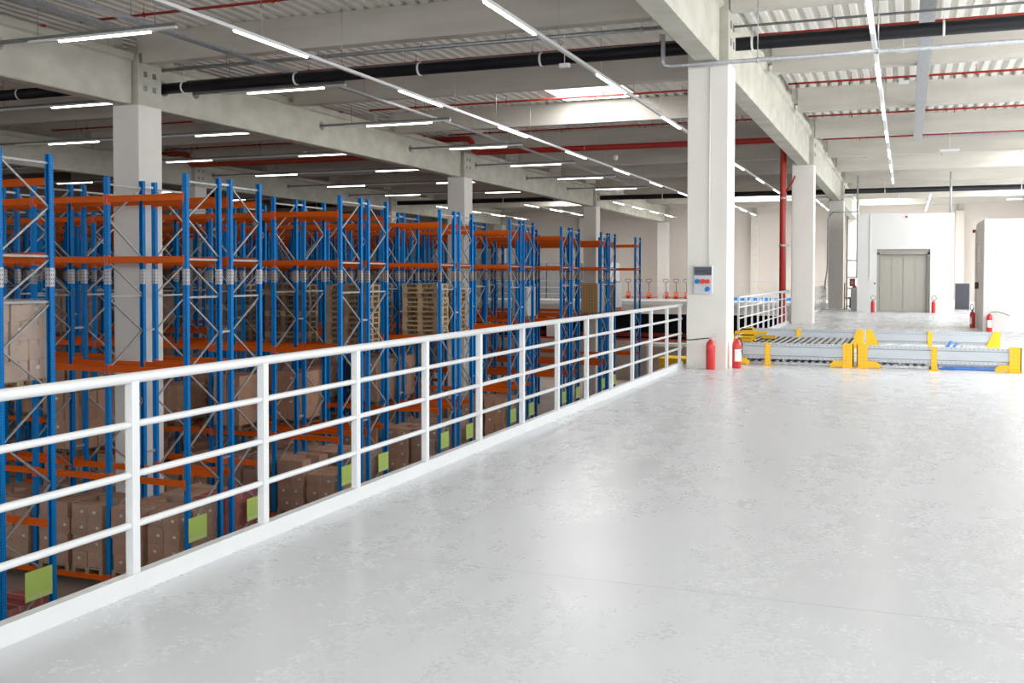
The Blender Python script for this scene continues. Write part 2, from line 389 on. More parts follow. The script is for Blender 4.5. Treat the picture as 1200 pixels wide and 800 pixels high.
for cx in COLX:
    for i, (y0, y1) in enumerate(spans):
        b = MB(); hw = .2
        prof = [(cx-hw+.02, 5.25), (cx+hw-.02, 5.25), (cx+hw, 5.28), (cx+hw, 6.16), (cx+.28, 6.20), (cx+.28, 6.33), (cx-.28, 6.33), (cx-.28, 6.20), (cx-hw, 6.16), (cx-hw, 5.28)]
        b.extr(prof[::-1], y0, y1, 'Y')
        me = b.mesh('main_beam', M['concrete'])
        if cx < -5:
            cyls = [(cx-1, cx+1, y, 5.83, .13) for y in RAILY if y0+.3 < y < y1-.3]
            for y in (18.75, 53.4):
                if y0+.1 < y < y1-.1: cyls.append((cx-1, cx+1, y, 5.75, .17))
            if cyls: me = cut_holes(me, cyls)
        o = link('roof_beam', me); o['kind'] = 'structure'
# columns: white painted shaft, raw concrete head with anchor plates
for ix, cx in enumerate(COLX):
    for cy in CY:
        z0 = LOW
        w2, d2 = .35, .37
        b = MB(); b.bevbox(cx-w2, cx+w2, cy-d2, cy+d2, z0, 5.24, .012)
        o = struct('column', b, M['paint'])
        b = MB(); b.bevbox(cx-w2, cx+w2, cy-d2, cy+d2, 5.24, 6.48, .012)
        obj('column_head', b, M['concrete'], o)
        b = MB()
        for yy in (cy-.15, cy+.13):
            for zz in (5.62, 5.92): b.box(cx+w2, cx+w2+.01, yy-.05, yy+.05, zz-.06, zz+.06)
        obj('anchor_plates', b, M['steel_dark'], o)
# wall pilasters on the far wall
for x in (-9.7, 3.2, -22.0, -34.0):
    b = MB(); b.box(x-.26, x+.26, YF-.35, YF-.005, -.0, 5.75); struct('pilaster', b, M['pilaster'])
    b = MB(); b.box(x-.12, x+.12, YF-.3, YF-.1, 5.75, 6.2); struct('pilaster_head', b, M['concrete'])

# lift shaft block
b = MB(); D0 = 48.0
b.box(-2.02, -1.2, D0, 51.9, 0, 4.3); b.box(.98, 1.92, D0, 51.9, 0, 4.3); b.box(-1.2, .98, D0, 51.9, 2.75, 4.3); b.box(-1.2, .98, D0+.5, 51.9, 0, 2.75)
o = struct('wall_lift_shaft', b, M['white_wall'])
o['label'] = 'white lift shaft block with a steel sliding door'
b = MB(); b.box(-1.2, .98, D0+.30, D0+.34, 0, 2.74)
door = struct('door_1', b, M['door_frame'])
for k in range(4):
    x0 = -1.08 + k*.485
    b = MB(); b.box(x0, x0+.475, D0+.24+.02*(k % 2), D0+.29, .01, 2.5); obj('door_panel', b, M['door_metal'], door)
b = MB(); b.box(-1.2, -1.09, D0+.1, D0+.34, 0, 2.62); b.box(.87, .98, D0+.1, D0+.34, 0, 2.62); b.box(-1.2, .98, D0+.1, D0+.34, 2.52, 2.74)
obj('door_frame', b, M['door_frame'], door)
b = MB(); b.cbox(-1.28, D0-.012, 1.25, .05, .02, .09); tag(obj('call_button', b, M['panel_dark']), 'small dark call button left of the lift door', 'button')
b = MB(); b.box(-1.50, -1.46, D0-.03, D0, 1.5, 4.28); b.box(-1.56, -1.40, D0-.035, D0-.001, 1.42, 1.5)
tag(obj('conduit', b, M['trunk']), 'thin white conduit with a switch running down the lift shaft wall', 'conduit')
b = MB(); b.cbox(.0, D0-.02, 4.16, .09, .04, .07); tag(obj('alarm_beacon', b, M['red']), 'tiny red beacon near the top of the lift shaft wall', 'beacon')
# white room block at the right edge of the mezzanine
b = MB(); b.box(2.1, 8.4, 32.5, 35.9, 0, 3.24); o = struct('wall_white_room', b, M['white_wall'])
b = MB(); b.box(2.085, 2.1, 32.55, 35.9, 0, 3.2); struct('wall_white_room_side', b, M['box_side'])
b = MB(); b.box(2.03, 2.085, 35.3, 35.42, 0, 3.0); struct('trim_1', b, M['box_side'])
b = MB(); b.cbox(2.0, 35.45, 3.0, .1, .1, .1); tag(obj('alarm_beacon', b, M['red']), 'red beacon on the top corner of the white room block', 'beacon')
b = MB(); b.cbox(2.06, 34.0, 2.35, .05, .18, .35); b.box(2.03, 2.085, 33.92, 34.08, 2.0, 2.17); tag(obj('emergency_sign', b, M['trunk']), 'slim white light fitting on the side of the white room block', 'light fitting')
b = MB(); b.bevbox(1.98, 2.085, 34.5, 34.62, 1.2, 1.4, .02); tag(obj('switch_box', b, [M['black'], M['steel']]), 'small black switch box halfway up the side of the white room block', 'switch')

# ------------------------------------------------------------------ lamps: trunking lines running away from the camera
wire_h = 6.7
def light_line(x, y0, y1, segs, label, seg_len=2.15, z=5.56, m='lamp_cool'):
    t = thing('light_line', label, 'light', (x, y0, z))
    b = MB(); b.box(-.035, .035, 0, y1-y0, 0, .05); b.box(-.045, .045, 0, y1-y0, .045, .055); obj('trunking', b, M['trunk'], t)
    b = MB(); b.tube([(0, 0, .05), (0, 0, DECK-z+.02)], .006, 5); b.cbox(0, 0, .07, .09, .03, .04)
    wm = b.mesh('suspension_wire', M['steel']); y = 1.7
    while y < y1-y0: link('suspension_wire', wm, t, (0, y, 0)); y += 2.66
    for s in segs:
        L = min(seg_len, y1-s)
        b = MB(); b.extr([(-.027, 0), (-.018, -.026), (.018, -.026), (.027, 0)][::-1], s-y0, s-y0+L, 'Y'); obj('luminaire', b, M[m], t)
    return t
light_line(-10.2, 2.4, 54.6, [2.4+5.8*k for k in range(9)], 'long white light line above the racks, leftmost of the two crossing the middle roof bay')
light_line(-5.73, 2.2, 51.4, [2.2+5.8*k for k in range(9)], 'long white light line passing just left of the nearest white column')
light_line(-.55, 6.0, 47.6, [6.0, 10.8, 15.35, 20.5, 25.3, 30.0, 34.5, 39.3, 44.6], 'long white light line over the mezzanine ending before the lift shaft', 2.4)
light_line(-9.3, 57.8, 69.5, [58.2, 62.5, 66.8], 'short light line seen between the first and second mezzanine columns', 2.1)
light_line(-4.45, 55.8, 66.2, [56.0, 59.6, 63.2], 'short light line seen just right of the second mezzanine column', 2.1)
light_line(1.1, 54.0, 69.0, [54.4, 58.0, 61.8, 65.6], 'short light line above the lift shaft block near the far wall', 2.0)
light_line(-14.85, 53.8, 70.3, [54.0, 58.3, 62.6, 66.9], 'short light line beside the far concrete beam end', 2.2)
light_line(-20.1, 53.8, 69.6, [54.4, 58.8, 63.0, 66.8], 'short light line under the bright far skylight over the racks', 2.3)
light_line(-25.4, 53.8, 69.6, [54.0, 58.2, 62.4, 66.6], 'short light line above the far racks, leftmost of the far lines', 2.3)
# lamp tracks running across the racks
for i, y in enumerate(RAILY):
    t = thing('lamp_track', 'steel lamp track crossing over the racks through the beam holes, %s from the camera' % ORD[i], 'light', (0, y, 5.83))
    for xa, xb in ((-39.5, -28.2), (-28.2, -16.0), (-16.0, -11.55)):
        b = MB(); b.box(xa, xb, -.03, .03, -.03, .03); b.m(1).box(xa+1.2, xb, -.04, .04, -.075, -.03); obj('track', b, [M['steel_dark'], M['trunk']], t)
    b = MB(); b.tube([(0, 0, .03), (0, 0, .93)], .006, 5); wm = b.mesh('suspension_wire', M['steel_dark'])
    for x in (-14.6, -12.0, -18.5, -21.5, -24.5, -31, -34, -37): link('suspension_wire', wm, t, (x, 0, 0))
    for x in ((-13.1, -18.9, -24.6, -30.4, -35.4) if i else (-18.9,)):
        if x == -30.4 and i % 2: continue
        b = MB(); b.extr([(-.03, -.075), (-.02, -.105), (.02, -.105), (.03, -.075)], x-1.0, x+1.0, 'X'); obj('luminaire', b, M['lamp'], t)

# ------------------------------------------------------------------ pipes and trays under the roof
def pipe(name, path, r, m, label, cat, n=12, clamps=None, cm='steel'):
    t = thing(name, label, cat, path[0]); p0 = Vector(path[0])
    b = MB(); b.tube([Vector(p)-p0 for p in path], r, n); obj('pipe_run', b, M[m], t)
    if clamps:
        for (x, y, z, top) in clamps:
            b = MB(); c = Vector((x, y, z))-p0
            b.tube([c-Vector((.02, 0, 0)), c+Vector((.02, 0, 0))], r+.012, n)
            b.tube([c+Vector((0, 0, r)), c+Vector((0, 0, top-z))], .008, 5)
            obj('hanger', b, M[cm], t)
    return t
cl = lambda xs, y, z: [(x, y, z, DECK) for x in xs]
pipe('drain_pipe', [(-15.6, 18.75, 5.75), (9.5, 18.75, 5.75)], .12, 'blackpipe', 'thick black drain pipe crossing the roof in front of the nearest columns', 'pipe', 16, cl((-15.0, -12.1, -9.2, -6.6, -2.6, .55, 3.5, 6.5), 18.75, 5.75), 'trunk')
pipe('drain_pipe', [(-38, 18.0, 5.72), (-16.0, 18.0, 5.72)], .12, 'blackpipe', 'thick black drain pipe left of the first rack column, behind the concrete beam', 'pipe', 14, cl((-36, -33, -30, -26, -22, -19.0), 18.0, 5.72), 'trunk')
pipe('drain_pipe', [(-36, 53.4, 5.75), (9.5, 53.4, 5.75)], .13, 'blackpipe', 'thick black drain pipe crossing the far end of the hall', 'pipe', 14, cl((-33, -30, -24, -21, -18, -12, -9, -6, -1, 2, 5), 53.4, 5.75), 'trunk')
pipe('conduit_pipe', [(-15.5, 18.65, 6.14), (-3.4, 18.65, 6.14)], .04, 'steel', 'grey conduit pipe above the black drain pipe, left of the nearest column', 'pipe', 10, cl((-13.8, -11.5, -9.1, -7.3, -4.6), 18.65, 6.14))
pipe('conduit_pipe', [(-15.2, 19.1, 5.95), (-3.5, 19.1, 5.95)], .022, 'steel_dark', 'thin dark conduit just above the black drain pipe, left of the nearest column', 'pipe', 8)
pipe('conduit_pipe', [(-2.85, 18.3, 5.96), (9.5, 18.3, 5.96)], .022, 'steel_dark', 'thin dark conduit above the black drain pipe over the mezzanine', 'pipe', 8, cl((-1.2, 1.8, 4.5), 18.3, 5.96))
pipe('galvanised_pipe', [(-3.95, 17.55, 5.75), (-3.95, 17.55, 5.28), (-3.92, 17.55, 5.215), (-3.8, 17.55, 5.2), (9.5, 17.55, 5.2)], .036, 'steel_light', 'bright galvanised pipe hung low across the mezzanine at the nearest column', 'pipe', 10, cl((-2.35, -.45, 2.2, 5.0), 17.55, 5.2))
pipe('conduit_pipe', [(-3.17, 17.72, 5.16), (-3.17, 17.72, 1.77)], .013, 'paint', 'thin white conduit running down the nearest column to the socket panel', 'pipe', 8)
b = MB(); b.tube([(0, 0, -.02), (0, 0, -.09)], .014, 6); b.cbox(0, 0, -.095, .04, .04, .008); SPR = b.mesh('sprinkler_head', M['red'])
b = MB(); b.cbox(0, 0, 0, .02, .075, .09); b.tube([(0, 0, .03), (0, 0, .2)], .006, 4); SPH = b.mesh('pipe_hanger', M['red'])
for i in range(9):
    y = 15.9 + 5.81*i
    for xa, xb, nm in ((-39, -28.4, 'far left roof bay'), (-27.6, -16.1, 'roof bay left of the rack-side beam'), (-15.2, -3.6, 'middle roof bay'), (-2.9, 9.5, 'roof bay over the mezzanine')):
        if xa < -30 and i < 3: continue
        t = thing('sprinkler_pipe', 'red sprinkler pipe, %s, %s from the camera' % (nm, ORD[i]), 'pipe', (xa, y, 6.56))
        b = MB(); b.tube([(0, 0, 0), (xb-xa, 0, 0)], .028, 8); obj('pipe_run', b, M['red'], t)
        x = 1.3
        while x < xb-xa-.3: link('sprinkler_head', SPR, t, (x, 0, 0)); link('pipe_hanger', SPH, t, (x+.25, 0, 0)); x += 2.9
YR = 34.75
t = thing('fire_main', 'thick red fire main rising beside the second mezzanine column and crossing the roof', 'pipe', (-3.8, YR, LOW))
b = MB(); b.tube([(0, 0, 0), (0, 0, 10.75), (-.08, 0, 10.86), (-.2, 0, 10.9), (-10.9, 0, 10.92), (-11.05, 0, 11.0), (-11.1, 0, 11.15), (-11.12, 0, 11.3), (-11.22, 0, 11.42), (-11.4, 0, 11.45), (-12.6, 0, 11.45)], .1, 14); obj('pipe_run', b, M['red'], t)
b = MB(); b.tube([(-12.55, 0, 11.45), (-12.9, 0, 11.42), (-13.0, 0, 11.0), (-13.2, 0, 10.92), (-23.6, 0, 10.92), (-23.8, 0, 11.1), (-23.85, 0, 11.35), (-24.2, 0, 11.42), (-34, 0, 11.42)], .1, 12); obj('pipe_run', b, M['red_dark'], t)
b = MB()
for z in (5.85, 8.95, 7.4): b.tube([(0, 0, z), (0, 0, z+.07)], .118, 14); b.box(0, .25, -.02, .02, z+.01, z+.05)
b.m(0)
for x in (-3, -6.5, -9.5): b.tube([(x, 0, 11.0), (x, 0, 11.6)], .01, 5)
obj('pipe_clamp', b, M['steel_light'], t)
b = MB(); b.tube([(.02, 0, 9.1), (.3, 0, 9.5), (.38, 0, 9.7)], .03, 8); obj('branch', b, M['red'], t)
pipe('conduit_pipe', [(-3.74, 34.95, -.3), (-3.74, 34.95, 6.0)], .04, 'steel', 'grey conduit standing between the red fire main and the second mezzanine column', 'pipe', 8)
def tray(path, wdt, label, lip=.05):
    t = thing('cable_tray', label, 'cable tray', path[0]); p0 = Vector(path[0])
    b = MB()
    for a, c in zip(path[:-1], path[1:]):
        a = Vector(a)-p0; c = Vector(c)-p0; d = (c-a).normalized(); r = d.cross(Vector((0, 0, 1))).normalized()
        b.bar(a, c, wdt, .006)
        for s_ in (-1, 1): b.bar(a+r*s_*wdt/2+Vector((0, 0, lip/2)), c+r*s_*wdt/2+Vector((0, 0, lip/2)), .006, lip)
        for q in range(5): b.bar(a+r*(q-2)*wdt/6-Vector((0, 0, .005)), c+r*(q-2)*wdt/6-Vector((0, 0, .005)), wdt/24, .008)
    obj('tray_channel', b, M['steel'], t)
    b = MB()
    for a, c in zip(path[:-1], path[1:]):
        a = Vector(a)-p0; c = Vector(c)-p0; n = max(1, int((c-a).length/3))
        for k in range(n):
            b = MB(); q = a.lerp(c, (k+.5)/n); b.tube([q, (q.x, q.y, DECK-p0.z)], .006, 5)
            obj('suspension_rod', b, M['steel_dark'], t)
    b = MB()
    for a, c in zip(path[:-1], path[1:]):
        a = Vector(a)-p0; c = Vector(c)-p0
        for q in range(3): b.tube([a+Vector((0, 0, .02))+Vector((.03, 0, 0))*(q-1), c+Vector((0, 0, .02))+Vector((.03, 0, 0))*(q-1)], .012, 5)
    obj('cables', b, M['black'], t)
    return t
tray([(-12.45, 5, 5.97), (-12.55, 19.8, 5.97)], .2, 'perforated steel cable tray running away over the nearest racks')
tray([(-12.18, 20.2, 5.9), (-12.35, 50, 5.9)], .1, 'narrow steel cable tray continuing over the racks towards the far end')
tray([(-13.9, 5, 6.25), (-14.1, 15.6, 6.25)], .28, 'wide steel cable tray along the top of the nearest concrete beam')
tray([(.29, 6, 6.02), (.31, 36.2, 6.02)], .25, 'pale perforated cable tray hanging over the mezzanine')
tray([(.4, 37.1, 6.22), (9.4, 37.1, 6.22)], .2, 'cable tray crossing the mezzanine roof behind the long one')
# small ceiling devices
def dome(x, y, z, label, name='ceiling_speaker', s=1):
    t = thing(name, label, 'speaker', (x, y, z))
    b = MB(); b.lathe([(0, -.14), (.06*s, -.135), (.10*s, -.09), (.11*s, 0), (.09*s, .04), (.03*s, .06), (0, .06)], n=16); obj('housing', b, M['trunk'], t)
    b = MB(); b.tube([(0, 0, .05), (0, 0, DECK-z)], .008, 5); obj('hanger_rod', b, M['steel'], t)
dome(-10.0, 36.6, 5.95, 'white round ceiling speaker in front of the purlin beside the thick red pipe')
dome(-20.2, 31.8, 5.98, 'pale round ceiling speaker above the racks in the dark left bay')
def small_lamp(x, y, z, label, w_=.34):
    b = MB(); b.bevbox(x-w_/2, x+w_/2, y-.06, y+.06, z, z+.07, .02); b.tube([(x, y, z+.07), (x, y, DECK+.11)], .008, 5)
    tag(obj('emergency_lamp', b, M['trunk']), label, 'light fitting')
small_lamp(-5.95, 18.2, 5.45, 'small white emergency lamp beside the light line near the black pipe', .2)
small_lamp(1.35, 38.2, 5.85, 'white emergency lamp under the far end of the pale cable tray', .62)
small_lamp(-.1, 23.2, 6.3, 'small white sensor in the second roof gap over the mezzanine', .25)
small_lamp(-.1, 27.9, 6.45, 'small white sensor in the third roof gap over the mezzanine', .25)
small_lamp(5.7, 64.6, 5.9, 'white emergency lamp hung before the far wall, above the white room block', .8)
small_lamp(-.4, 60.6, 5.7, 'white emergency lamp hung above the left part of the lift shaft', .5)

# ------------------------------------------------------------------ railings of the mezzanine edge
def railing(y0, y1, posts, label, x=-3.645):
    t = thing('guard_railing', label, 'railing', (x, y0, 0)); L = y1-y0
    for p in posts:
        b = MB(); b.box(-.0225, .0225, p-y0-.026, p-y0+.026, 0, 1.07); obj('post', b, M['white_paint'], t)
    b = MB(); b.tube([(0, 0, 1.085), (0, L, 1.085)], .028, 12); obj('top_rail', b, M['white_paint'], t)
    for z in (.85, .595, .34):
        b = MB(); b.tube([(0, 0, z), (0, L, z)], .0185, 10); obj('bar', b, M['white_paint'], t)
    b = MB(); b.box(-.03, .03, 0, L, 0, .095); obj('kick_plate', b, M['white_paint'], t)
    return t
railing(-5.8, YA-.01, [4.14+1.13*k for k in range(-8, 12)] + [17.6], 'long white steel railing along the mezzanine edge in front of the racks')
railing(24.25, YA+SP-.01, [24.28+1.13*k for k in range(10)], 'white steel railing between the two nearest mezzanine columns')
railing(YA+SP+.75, YA+2*SP-.01, [36.2+1.13*k for k in range(15)], 'white steel railing behind the second mezzanine column')
# thin fence along the far platform
t = thing('platform_fence', 'thin white fence along the edge of the far platform before the pallet trucks', 'railing', (-3.8, 61.6, 0))
b = MB()
for k in range(22): b.box(-k*1.65-.02, -k*1.65+.02, -.02, .02, .02, 1.25)
obj('posts', b, M['white_paint'], t)
for z in (1.22, .82, .42):
    b = MB(); b.box(-36, 0, -.015, .015, z-.015, z+.015); obj('rail', b, M['white_paint'], t)

# ------------------------------------------------------------------ pallet racks
XE, BAY, FD, TOPZ = -13.2, 1.95, 1.108, 3.58
UW, UD = .10, .082
def upright_mesh():
    b = MB(); h = TOPZ - LOW; x, y, t = UW/2, UD/2, .012
    # omega-like open channel, its front folded inward in a shallow groove
    pts = [(-x, -y), (-.018, -y), (-.012, -y+.010), (.012, -y+.010), (.018, -y), (x, -y), (x, y), (x-.028, y), (x-.028, y-t), (x-t, y-t), (x-t, -y+t), (-x+t, -y+t), (-x+t, y-t), (-x+.028, y-t), (-x+.028, y), (-x, y)]
    b.prism(pts, 0, h)
    b.m(1).box(-x-.004, x+.004, -y-.004, y+.004, 6.25, 6.56)     # splice plates
    b.m(2).box(-.09, .09, -.08, .08, 0, .008)
    return b.mesh('upright', [M['blue'], M['plate'], M['steel_dark']])
UP = upright_mesh()
LEVELS = [3.13, 1.90, -.32, -2.54, -4.62]
def beam_mesh():
    b = MB(); L = BAY-UW-.004
    b.extr([(-.022, -.062), (.022, -.062), (.022, .030), (.014, .036), (.022, .042), (.022, .062), (-.022, .062), (-.022, .042), (-.014, .036), (-.022, .030)], -L/2, L/2, 'X')
    b.m(1)
    for s_ in (-1, 1):
        x = s_*(L/2-.003); b.box(min(x, x-s_*.006), max(x, x-s_*.006), -.035, .035, -.11, .09)
        b.box(min(x+s_*.0, x+s_*.045), max(x, x+s_*.045), -.046, -.041, -.11, .09)
    return b.mesh('beam', [M['orange'], M['connector']])
BM_ = beam_mesh()
def bracing_mesh(mirror):
    """frame bracing between the two uprights, y runs 0..FD-UD"""
    b = MB(); W = FD-UD*1.0
    zz = [(3.42, 2.72), (2.70, 1.97), (1.84, 1.19), (1.10, .42), (.40, -.30), (-.34, -1.06), (-1.10, -1.84), (-1.88, -2.6), (-2.64, -3.38), (-3.42, -4.16)]
    def Y(side): return (UD/2-.005 if side else W-UD/2+.005) if not mirror else (W-UD/2+.005 if side else UD/2-.005)
    # start at the far side (side 0) on top
    seq = [(0, 1), (1, 0), (1, 0), (1, 0), (0, 1), (1, 0), (0, 1), (1, 0), (0, 1), (1, 0)]
    for (za, zb), (a, c) in zip(zz, seq): b.bar((0, Y(a), za), (0, Y(c), zb), .028, .034, up=(1, 0, 0))
    for z in (3.43, 1.90, 1.15, -4.45): b.bar((0, Y(0), z), (0, Y(1), z), .028, .038, up=(0, 0, 1))
    return b.mesh('bracing', M['brace'])
BR = [bracing_mesh(False), bracing_mesh(True)]
def spacer_mesh():
    b = MB()
    b.bar((0, 0, 0), (0, .3, 0), .04, .045)
    return b.mesh('row_spacer', M['steel_light'])
ROW0, RP, GAP = 16.484, 5.871, .30
NF = {1: 2, 2: 4, 3: 7, 4: 10, 5: 13, 6: 13, 7: 13, 8: 13}
RACKNAME = {1: 'nearest', 2: 'second', 3: 'third', 4: 'fourth', 5: 'fifth', 6: 'sixth', 7: 'seventh', 8: 'last'}
def row_y(r, half):
    y = ROW0 + (r-2)*RP + (half*(FD-UD+UD+GAP))
    return y + UD/2
SPM = spacer_mesh()
def hits_column(x0, x1, y0, y1):
    return any(x0 < cx+.37 and x1 > cx-.37 and y0 < cy+.39 and y1 > cy-.39 for cx in COLX for cy in CY)
for r in range(1, 9):
    for half in (0, 1):
        if r == 8 and half == 1: continue
        y = row_y(r, half) if r < 8 else 52.35
        nm = ('%s half of the %s back-to-back pair from the camera' % (('front', 'rear')[half], RACKNAME[r])) if r < 8 else 'last single row before the far wall'
        t = thing('pallet_rack', 'blue and orange pallet rack row, ' + nm, 'rack', (XE, y, LOW))
        W = FD-UD
        for j in range(NF[r]):
            x = -j*BAY
            link('upright', UP, t, (x, 0, 0)); link('upright', UP, t, (x, W, 0), (0, 0, math.pi))
            link('bracing', BR[half if r < 8 else 0], t, (x, 0, -LOW))
            if half == 0 and r < 8:
                for z in (3.46, .42, -2.2): link('row_spacer', SPM, t, (x, W+UD/2, z-LOW))
            if j == NF[r]-1: continue
            lv = LEVELS if r <= 3 else LEVELS[:4]
            for z in lv:
                for yy, rz in ((0, 0), (W, math.pi)):
                    if hits_column(XE+x-BAY+.05, XE+x-.05, y+yy-.05, y+yy+.05): continue      # a hall column stands here
                    link('beam', BM_, t, (x-BAY/2, yy, z-LOW), (0, 0, rz))
# green end-of-row signs with white arrows
def sign_mesh():
    b = MB(); b.box(-.004, .004, -.28, .28, -.24, .24)
    pl = b.mesh('sign_plate', M['green']); a = MB()
    for k in range(8):
        y = -.25+.062*k
        a.add([(.006, y, -.215), (.006, y+.026, -.185), (.006, y, -.155), (.006, y+.014, -.155), (.006, y+.05, -.185), (.006, y+.014, -.215)], [(0, 1, 4, 5), (1, 2, 3, 4)])
    return pl, a.mesh('arrow_row', M['sign_white'])
SGP, SGA = sign_mesh()
for r in range(1, 8):
    ys = [(row_y(r, 0)+.22, 'front'), (row_y(r, 1)+FD-UD-.12, 'rear')]
    for y, nm in ys:
        if r == 1 and nm == 'front': continue
        if nm == 'rear': y = row_y(r, 1)+FD-UD-.36 if r == 1 else row_y(r, 1)+FD-UD-.30
        t = thing('row_sign', 'green sign with white arrows on the end of the %s rack pair, %s half' % (RACKNAME[r], nm), 'sign', (XE+UW/2+.02, y, -3.45 if r > 1 else -3.43), 0, 'green arrow signs on the rack ends')
        link('sign_plate', SGP, t); link('arrow_row', SGA, t)

# ------------------------------------------------------------------ pallets and loads
def pallet_mb():
    b = MB(); lx, ly = .8, 1.2       # 0.8 along the beam, 1.2 deep
    for k in range(3): b.box(-.4+k*.35, -.3+k*.35, -.6, .6, 0, .022)
    for i in range(3):
        for k in range(3): b.box(-.4+k*.35, -.3+k*.35, -.6+i*.53, -.46+i*.53, .022, .10)
    for i in range(3): b.box(-.4, .4, -.6+i*.53, -.46+i*.53, .10, .122)
    for k in range(5): b.box(-.4+k*.1675, -.27+k*.1675, -.6, .6, .122, .144)
    return b
PAL = {k: pallet_mb().mesh('pallet', M[k]) for k in ('wood', 'wood_old', 'wood_pale', 'wood_mid')}
def carton_mesh(sx, sy, sz, m, lab=1):
    b = MB(); c = .004
    b.bevbox(-sx/2, sx/2, -sy/2, sy/2, 0, sz-.003, .006)
    if lab:
        ox = .08*lab-.09
        b.m(1).box(ox-.035, ox+.035, -sy/2-.002, -sy/2+.001, sz*.45, sz*.62)
        if lab == 2: b.box(sx/2-.001, sx/2+.002, -.06, .02, sz*.5, sz*.66)
    b.m(2).box(-sx/2-.001, sx/2+.001, -.022, .022, sz-.004, sz-.0015)
    b.box(sx/2-.001, sx/2+.0015, -.022, .022, sz*.72, sz-.0015)
    return b.mesh('carton', [M[m], M['label'], M['tape']])
CA = {}
for m in ('carton', 'carton_b', 'carton_pale', 'carton_red'):
    CA[m, 0] = [carton_mesh(.385, .385, .32, m, q) for q in (0, 1, 2)]; CA[m, 1] = [carton_mesh(.385, .585, .32, m, q) for q in (0, 0, 1)]
def film_mesh(h, droop=0):
    b = MB(); n = 24; vs = []
    for iz in range(6):
        z = .12 + (h-.12)*iz/5
        for k in range(n):
            a = 2*math.pi*k/n; cx, cy = math.cos(a), math.sin(a); q = max(abs(cx)/.42, abs(cy)/.62)
            vs.append((cx/q*(1+random.uniform(0, .012)), cy/q*(1+random.uniform(0, .012)), z+random.uniform(-.01, .01)))
    fs = [(i*n+k, i*n+(k+1) % n, (i+1)*n+(k+1) % n, (i+1)*n+k) for i in range(5) for k in range(n)]
    b.add(vs, fs, True)
    return b.mesh('stretch_film', M['film'])
FILM = {4: film_mesh(1.46), 3: film_mesh(1.13), 5: film_mesh(1.78), 2: film_mesh(.8)}
def load(x, y, z, nz, m='carton', near=True, label='', cat='pallet load', wood='wood', skew=.02, film=None, topgone=0, name='pallet_load'):
    t = thing(name, label, cat, (x, y, z), random.uniform(-skew, skew)*1.5)
    link('wooden_pallet', PAL[wood], t)
    sy = 3 if near else 2; me = CA[m, 0 if near else 1]; dy = .4 if near else .6
    for k in range(nz):
        for i in range(2):
            for q in range(sy):
                if k == nz-1 and topgone and random.random() < topgone: continue
                link('carton', random.choice(me), t, (-.2+.4*i+random.uniform(-skew, skew), (q-(sy-1)/2)*dy+random.uniform(-skew, skew), .146+k*.32), (0, 0, random.uniform(-skew, skew)*2))
    if (near if film is None else film): link('stretch_film', FILM[nz], t)
    return t
def slot(r, half, j, s):
    """centre of the pallet place: slot 0 is nearer the mezzanine"""
    x = XE - j*BAY - (.53 if s == 0 else 1.42)
    y = (row_y(r, half) if r < 8 else 52.35) + (FD-UD)/2
    return x, y
LV = {0: 'lowest level', 1: 'second level', 2: 'third level'}
LZ = {0: -4.62+.064, 1: -2.54+.064, 2: -.32+.064}
def lab(kind, r, half, j, s, lv):
    pl = 'at the rail end' if j == 0 and s == 0 else '%s place in' % ORD[2*j+s]
    rn = ('%s rack pair %s' % (RACKNAME[r], ('front', 'rear')[half])) if r < 8 else 'last rack row'
    return '%s, %s, %s, %s' % (kind, LV[lv], rn, pl)
used = set()

def put(r, half, j, s, lv, nz, m='carton', near=True, **k):
    if (r, half, j, s, lv) in used: return
    used.add((r, half, j, s, lv))
    x, y = slot(r, half, j, s)
    if hits_column(x-.42, x+.42, y-.62, y+.62): return
    kind = {'carton': 'brown cartons on a pallet', 'carton_b': 'dull brown cartons on a pallet', 'carton_pale': 'tall pale cartons in film', 'carton_red': 'red-topped cartons on a pallet'}[m]
    return load(x, y, LZ[lv], nz, m, near, lab(kind, r, half, j, s, lv), **k)
# nearest pair, rear half: pale wrapped stack at eye level, low red and pale stacks below
put(1, 1, 0, 0, 2, 4, 'carton_pale'); put(1, 1, 0, 1, 2, 4, 'carton_pale')
put(1, 1, 0, 0, 0, 2, 'carton_red')
put(1, 0, 0, 0, 0, 5, 'carton_pale')
# second pair
for j in range(0, 3):
    for s in (0, 1):
        put(2, 0, j, s, 0, 4, 'carton', topgone=.15 if (j + s) else 0)
put(2, 1, 0, 0, 0, 4, 'carton_red'); put(2, 1, 0, 1, 0, 4, 'carton'); put(2, 1, 2, 0, 0, 4, 'carton_b')
# third pair
for j in range(0, 5):
    for s in (0, 1):
        put(3, 0, j, s, 0, 4 if (j+s) % 3 else 3, 'carton', j < 2, topgone=.2)
for j in range(0, 4):
    put(3, 1, j, 0, 0, 4, 'carton_b', j < 1); put(3, 1, j, 1, 0, 4, 'carton', j < 1)
